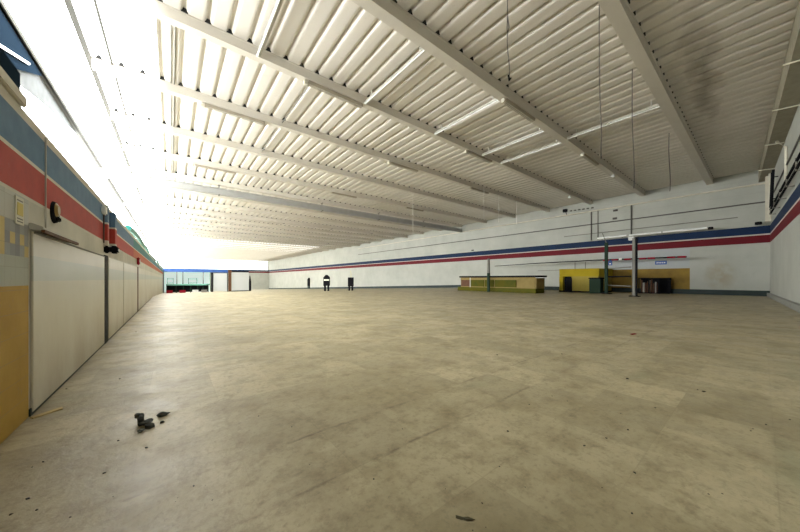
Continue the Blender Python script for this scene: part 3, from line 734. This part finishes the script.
# pipes on the long wall
def wpipe(label, pts, r, m): return tag(MB().tube(pts, r, 8).build('wall_pipe', M[m], None, pts[0]), label, 'pipe')
wpipe('long cream pipe running high along the long wall', [(XR-.07, -.2, 8.5), (XR-.07, 60, 8.5)], .07, 'cream')
wpipe('long dark pipe running along the long wall below the cream pipe', [(XR-.06, -.2, 7.1), (XR-.06, 60, 7.1)], .05, 'cable')
wpipe('short grey pipe end running above the blue stripe, stopping before the corner', [(XR-.05, 1.2, 6.15), (XR-.05, 14, 6.1)], .035, 'grey')
wpipe('left pipe of a vertical pair above the yellow booth', [(XR-.05, 11.3, 5.4), (XR-.05, 11.3, 8.5)], .045, 'cable')
wpipe('right pipe of a vertical pair above the yellow booth', [(XR-.05, 10.7, 5.4), (XR-.05, 10.7, 8.5)], .045, 'grey')
wpipe('single vertical dark pipe above the white box on the long wall', [(XR-.05, 7.9, 5.4), (XR-.05, 7.9, 8.5)], .06, 'cable')
t = thing('floodlight', 'small black floodlight high on the long wall beside a row of clips', 'lamp', (34.8, 13.8, 8.95))
MB().box(34.75, XR-.005, 13.65, 14.1, 8.85, 9.2, .04).build('body', M['black'], t)
MB().tube([(34.9, 13.8, 8.85), (34.9, 13.7, 8.5)], .03, 6).build('stem', M['black'], t)
for i in range(6): tag(MB().box(34.86, XR, 13.2-i*.42, 13.4-i*.42, 8.85-i*.012, 8.95-i*.012).build('wall_clip', M['cable'], None, (XR, 13.2-i*.42, 8.9)), 'small dark clip in the row right of the black floodlight', 'clip', 'row of clips beside the floodlight')
for x, y, z, lab in ((34.9, 9.0, 8.1, 'dark pipe clamp hanging just under the cream pipe on the long wall'), (34.9, 9.05, 7.3, 'dark pipe clamp on the dark pipe of the long wall'), (34.9, 26.5, 5.45, 'small dark box on the blue stripe far left of the display case')):
    tag(MB().box(x-.05, XR, y, y+.35, z, z+.18, .02).build('pipe_clamp', M['cable'], None, (x, y, z)), lab, 'clamp')

# ------------------------------------------------------------------ right corner
t = thing('corner_duct', 'cream vertical duct high in the right corner under the fascia', 'duct', (33.6, -.15, 5.4))
MB().box(33.3, 33.75, rear_y(33.5)+.02, rear_y(33.5)+.30, 5.4, CEIL-.96, .02).build('casing', M['cream'], t)
MB().tube([(32.6, rear_y(33)+.12, 5.6), (32.6, rear_y(33)+.12, CEIL-.96)], .06, 8).build('side_pipe', M['cream'], t)
t = thing('corner_lamp', 'small dark floodlight low beside the corner duct', 'lamp', (34.6, -.1, 5.4))
MB().box(34.3, 34.7, .0, .35, 5.38, 5.58, .03).build('body', M['black'], t)
MB().tube([(34.6, .2, 5.45), (XR, .2, 5.45)], .03, 6).build('arm', M['black'], t)
def rwp(x, d, z): return (x, rear_y(x)+d, z)
t = thing('pipe_run', 'pair of dark pipes running along the right side wall above its blue stripe', 'pipe', (24, rear_y(24), 5.6))
MB().tube([rwp(18, .2, 5.9), rwp(31, .2, 5.9)], .05, 8).build('pipe', M['dark'], t)
MB().tube([rwp(18, .2, 5.6), rwp(31, .2, 5.6)], .05, 8).build('pipe', M['dark'], t)
for x in (19, 22, 25, 28, 30.5): MB().tube([rwp(x, 0, 5.5), rwp(x, .22, 5.5), rwp(x, .22, 6.0)], .03, 6).build('wall_arm', M['grey'], t)
t = thing('ladder_rack', 'dark tilted rack fixed on the right side wall beside the corner duct', 'rack', (29, rear_y(29), 6.4))
for q in (0, .7): MB().tube([rwp(30.2+q, .2, 6.0), rwp(28.9+q, .2, 8.0)], .06, 8).build('rail', M['dark'], t)
for q in (.15, .4, .65, .9): MB().tube([rwp(30.2-1.3*q, .2, 6.0+2*q), rwp(30.9-1.3*q, .2, 6.0+2*q)], .04, 6).build('rung', M['dark'], t)
for q in (.2, .8): MB().tube([rwp(30.2-1.3*q, 0, 6.0+2*q), rwp(30.2-1.3*q, .2, 6.0+2*q)], .03, 6).build('wall_arm', M['dark'], t)
t = wpipe('cream pipe bracketed vertically on the right side wall by the photo edge', [rwp(24.5, .06, 6.2), rwp(24.5, .06, 8.0), rwp(25.2, .3, 8.6)], .06, 'cream')
wpipe('thin dark cable along the right side wall at mid height', [rwp(12, .04, 7.1), rwp(32.2, .04, 7.1)], .035, 'cable')

# ------------------------------------------------------------------ debris on the floor
t = thing('rubble_lump', 'largest dark lump of rubble on the floor at left', 'rubble', (-.19, 3.42, 0), 'dark rubble lumps on the floor')
m_ = MB(); m_.rock((-.215, 3.46, .04), .042, (.7, 1, 1.0), 1).rock((-.178, 3.405, .026), .038, (1.1, .8, .65), 2); m_.build('chunk', M['stone'], t)
MB().rock((-.232, 3.49, .075), .022, (1, .8, .9), 5).build('chip', M['stone'], t)
for x, y, r, sd, lab in ((-.145, 3.325, .030, 7, 'small dark rubble lump in front of the largest lump'), (-.20, 3.29, .022, 8, 'tiny dark rubble chip in front of the largest lump, to its left'),
                        (-.055, 3.545, .034, 9, 'flat dark rubble lump to the right of the largest lump'), (-.06, 3.38, .014, 12, 'tiniest dark rubble chip right of the largest lump')):
    tag(MB().rock((x, y, r*.45), r, (1.25, .9, .65), sd).build('rubble_lump', M['stone'], None, (x, y, 0)), lab, 'rubble', 'dark rubble lumps on the floor')
tag(MB().prism([(-1.03, 4.25), (-1.00, 4.21), (-.845, 4.34), (-.86, 4.40), (-.9, 4.37)], 'z', .001, .012).build('wood_strip', M['straw'], None, (-.95, 4.3, 0)), 'pale yellow strip of wood on the floor at the foot of the near panel', 'wood strip')
crumbs = [(-0.59,2.54),(-0.66,2.7),(-0.69,2.58),(-0.75,3.14),(-0.71,3.18),(-0.27,2.41),(-0.43,2.35),(-0.35,2.74),(-0.15,2.95),(-0.33,3.22),(0.03,2.16),(0.19,2.01),(0.02,2.13),
 (0.17,2.18),(0.11,2.22),(0.65,2.97),(0.83,2.57),(0.76,1.97),(1.03,1.57),(4.36,2.82),(3.31,1.45),(3.3,1.29),(2.78,0.79),(2.52,0.86),(3.08,0.72),(3.85,1.0),(3.82,0.67),(4.65,1.09),
 (3.53,0.99),(1.78,1.13),(1.73,0.92),(1.41,1.01),(2.54,0.2),(2.61,0.15),(2.43,0.53),(3.88,0.06),(3.95,0.05),(4.15,-0.02),(4.47,-0.16),(4.83,0.47),(4.8,0.42),(5.3,2.16),
 (1.57,1.94),(8.53,1.92),(-0.97,5.12),(-0.52,5.2),(-0.67,9.56),(1.22,.93),(1.29,.90),(1.33,1.22),(2.1,.62),(2.25,1.35),(2.9,1.5),(3.4,.85),(2.0,.45)]
rr = random.Random(11)
src = [MB().rock((0, 0, .004), .011, (1.2, .9, .6), s_, 1).build('crumb', M['crumb'], None, (0, 0, 0)) for s_ in (21, 22, 23)]
for i, (x, y) in enumerate(crumbs):
    o = src[i % 3] if i < 3 else src[i % 3].copy()
    if i >= 3: C.objects.link(o)
    s_ = rr.uniform(.6, 1.35)*(.38 if math.hypot(x, y) < 2.2 else .6 if math.hypot(x, y) < 4 else 1.0)
    o.location = (x, y, 0); o.rotation_euler = (0, 0, rr.uniform(0, 6)); o.scale = (s_, s_, s_)
    tag(o, 'small dark crumb of dirt scattered on the bare floor', 'crumb', 'dark crumbs scattered on the floor')
# crumpled leaf-like scrap near the bottom edge
o = MB().add([(1.21, 1.035, .002), (1.22, 1.045, .008), (1.245, 1.015, .004), (1.265, .995, .008), (1.285, .965, .002), (1.27, .968, .006), (1.245, .99, .009), (1.225, 1.01, .003)],
             [(0, 1, 7), (1, 2, 6, 7), (2, 3, 5, 6), (3, 4, 5)], False).build('leaf_scrap', M['leaf'], None, (1.25, 1.0, 0))
so = o.modifiers.new('thick', 'SOLIDIFY'); so.thickness = .002
tag(o, 'crumpled brown leaf scrap near the bottom centre of the floor', 'leaf')
tag(MB().prism([(8.4, 1.88), (8.58, 1.84), (8.62, 1.89), (8.45, 1.93)], 'z', .001, .012).build('red_scrap', M['redp'], None, (8.6, 1.9, 0)), 'small red scrap lying on the floor toward the columns', 'scrap')

# ------------------------------------------------------------------ camera and world
cam = bpy.data.cameras.new('camera'); co = bpy.data.objects.new('camera', cam); C.objects.link(co)
co.location = (0, 0, EYE); co.rotation_euler = (math.radians(90), 0, math.radians(-38.49))
cam.sensor_width = 36; cam.lens = 288/800*36; cam.shift_y = 13/800; cam.clip_start = .02; cam.clip_end = 500
S.camera = co
w = bpy.data.worlds.new('world'); S.world = w; w.use_nodes = True
w.node_tree.nodes['Background'].inputs[0].default_value = (.75, .85, 1, 1); w.node_tree.nodes['Background'].inputs[1].default_value = .8
S.view_settings.view_transform = 'Standard'; S.view_settings.look = 'None'
S.view_settings.gamma = 1; S.view_settings.exposure = .25; S.view_settings.use_curve_mapping = False
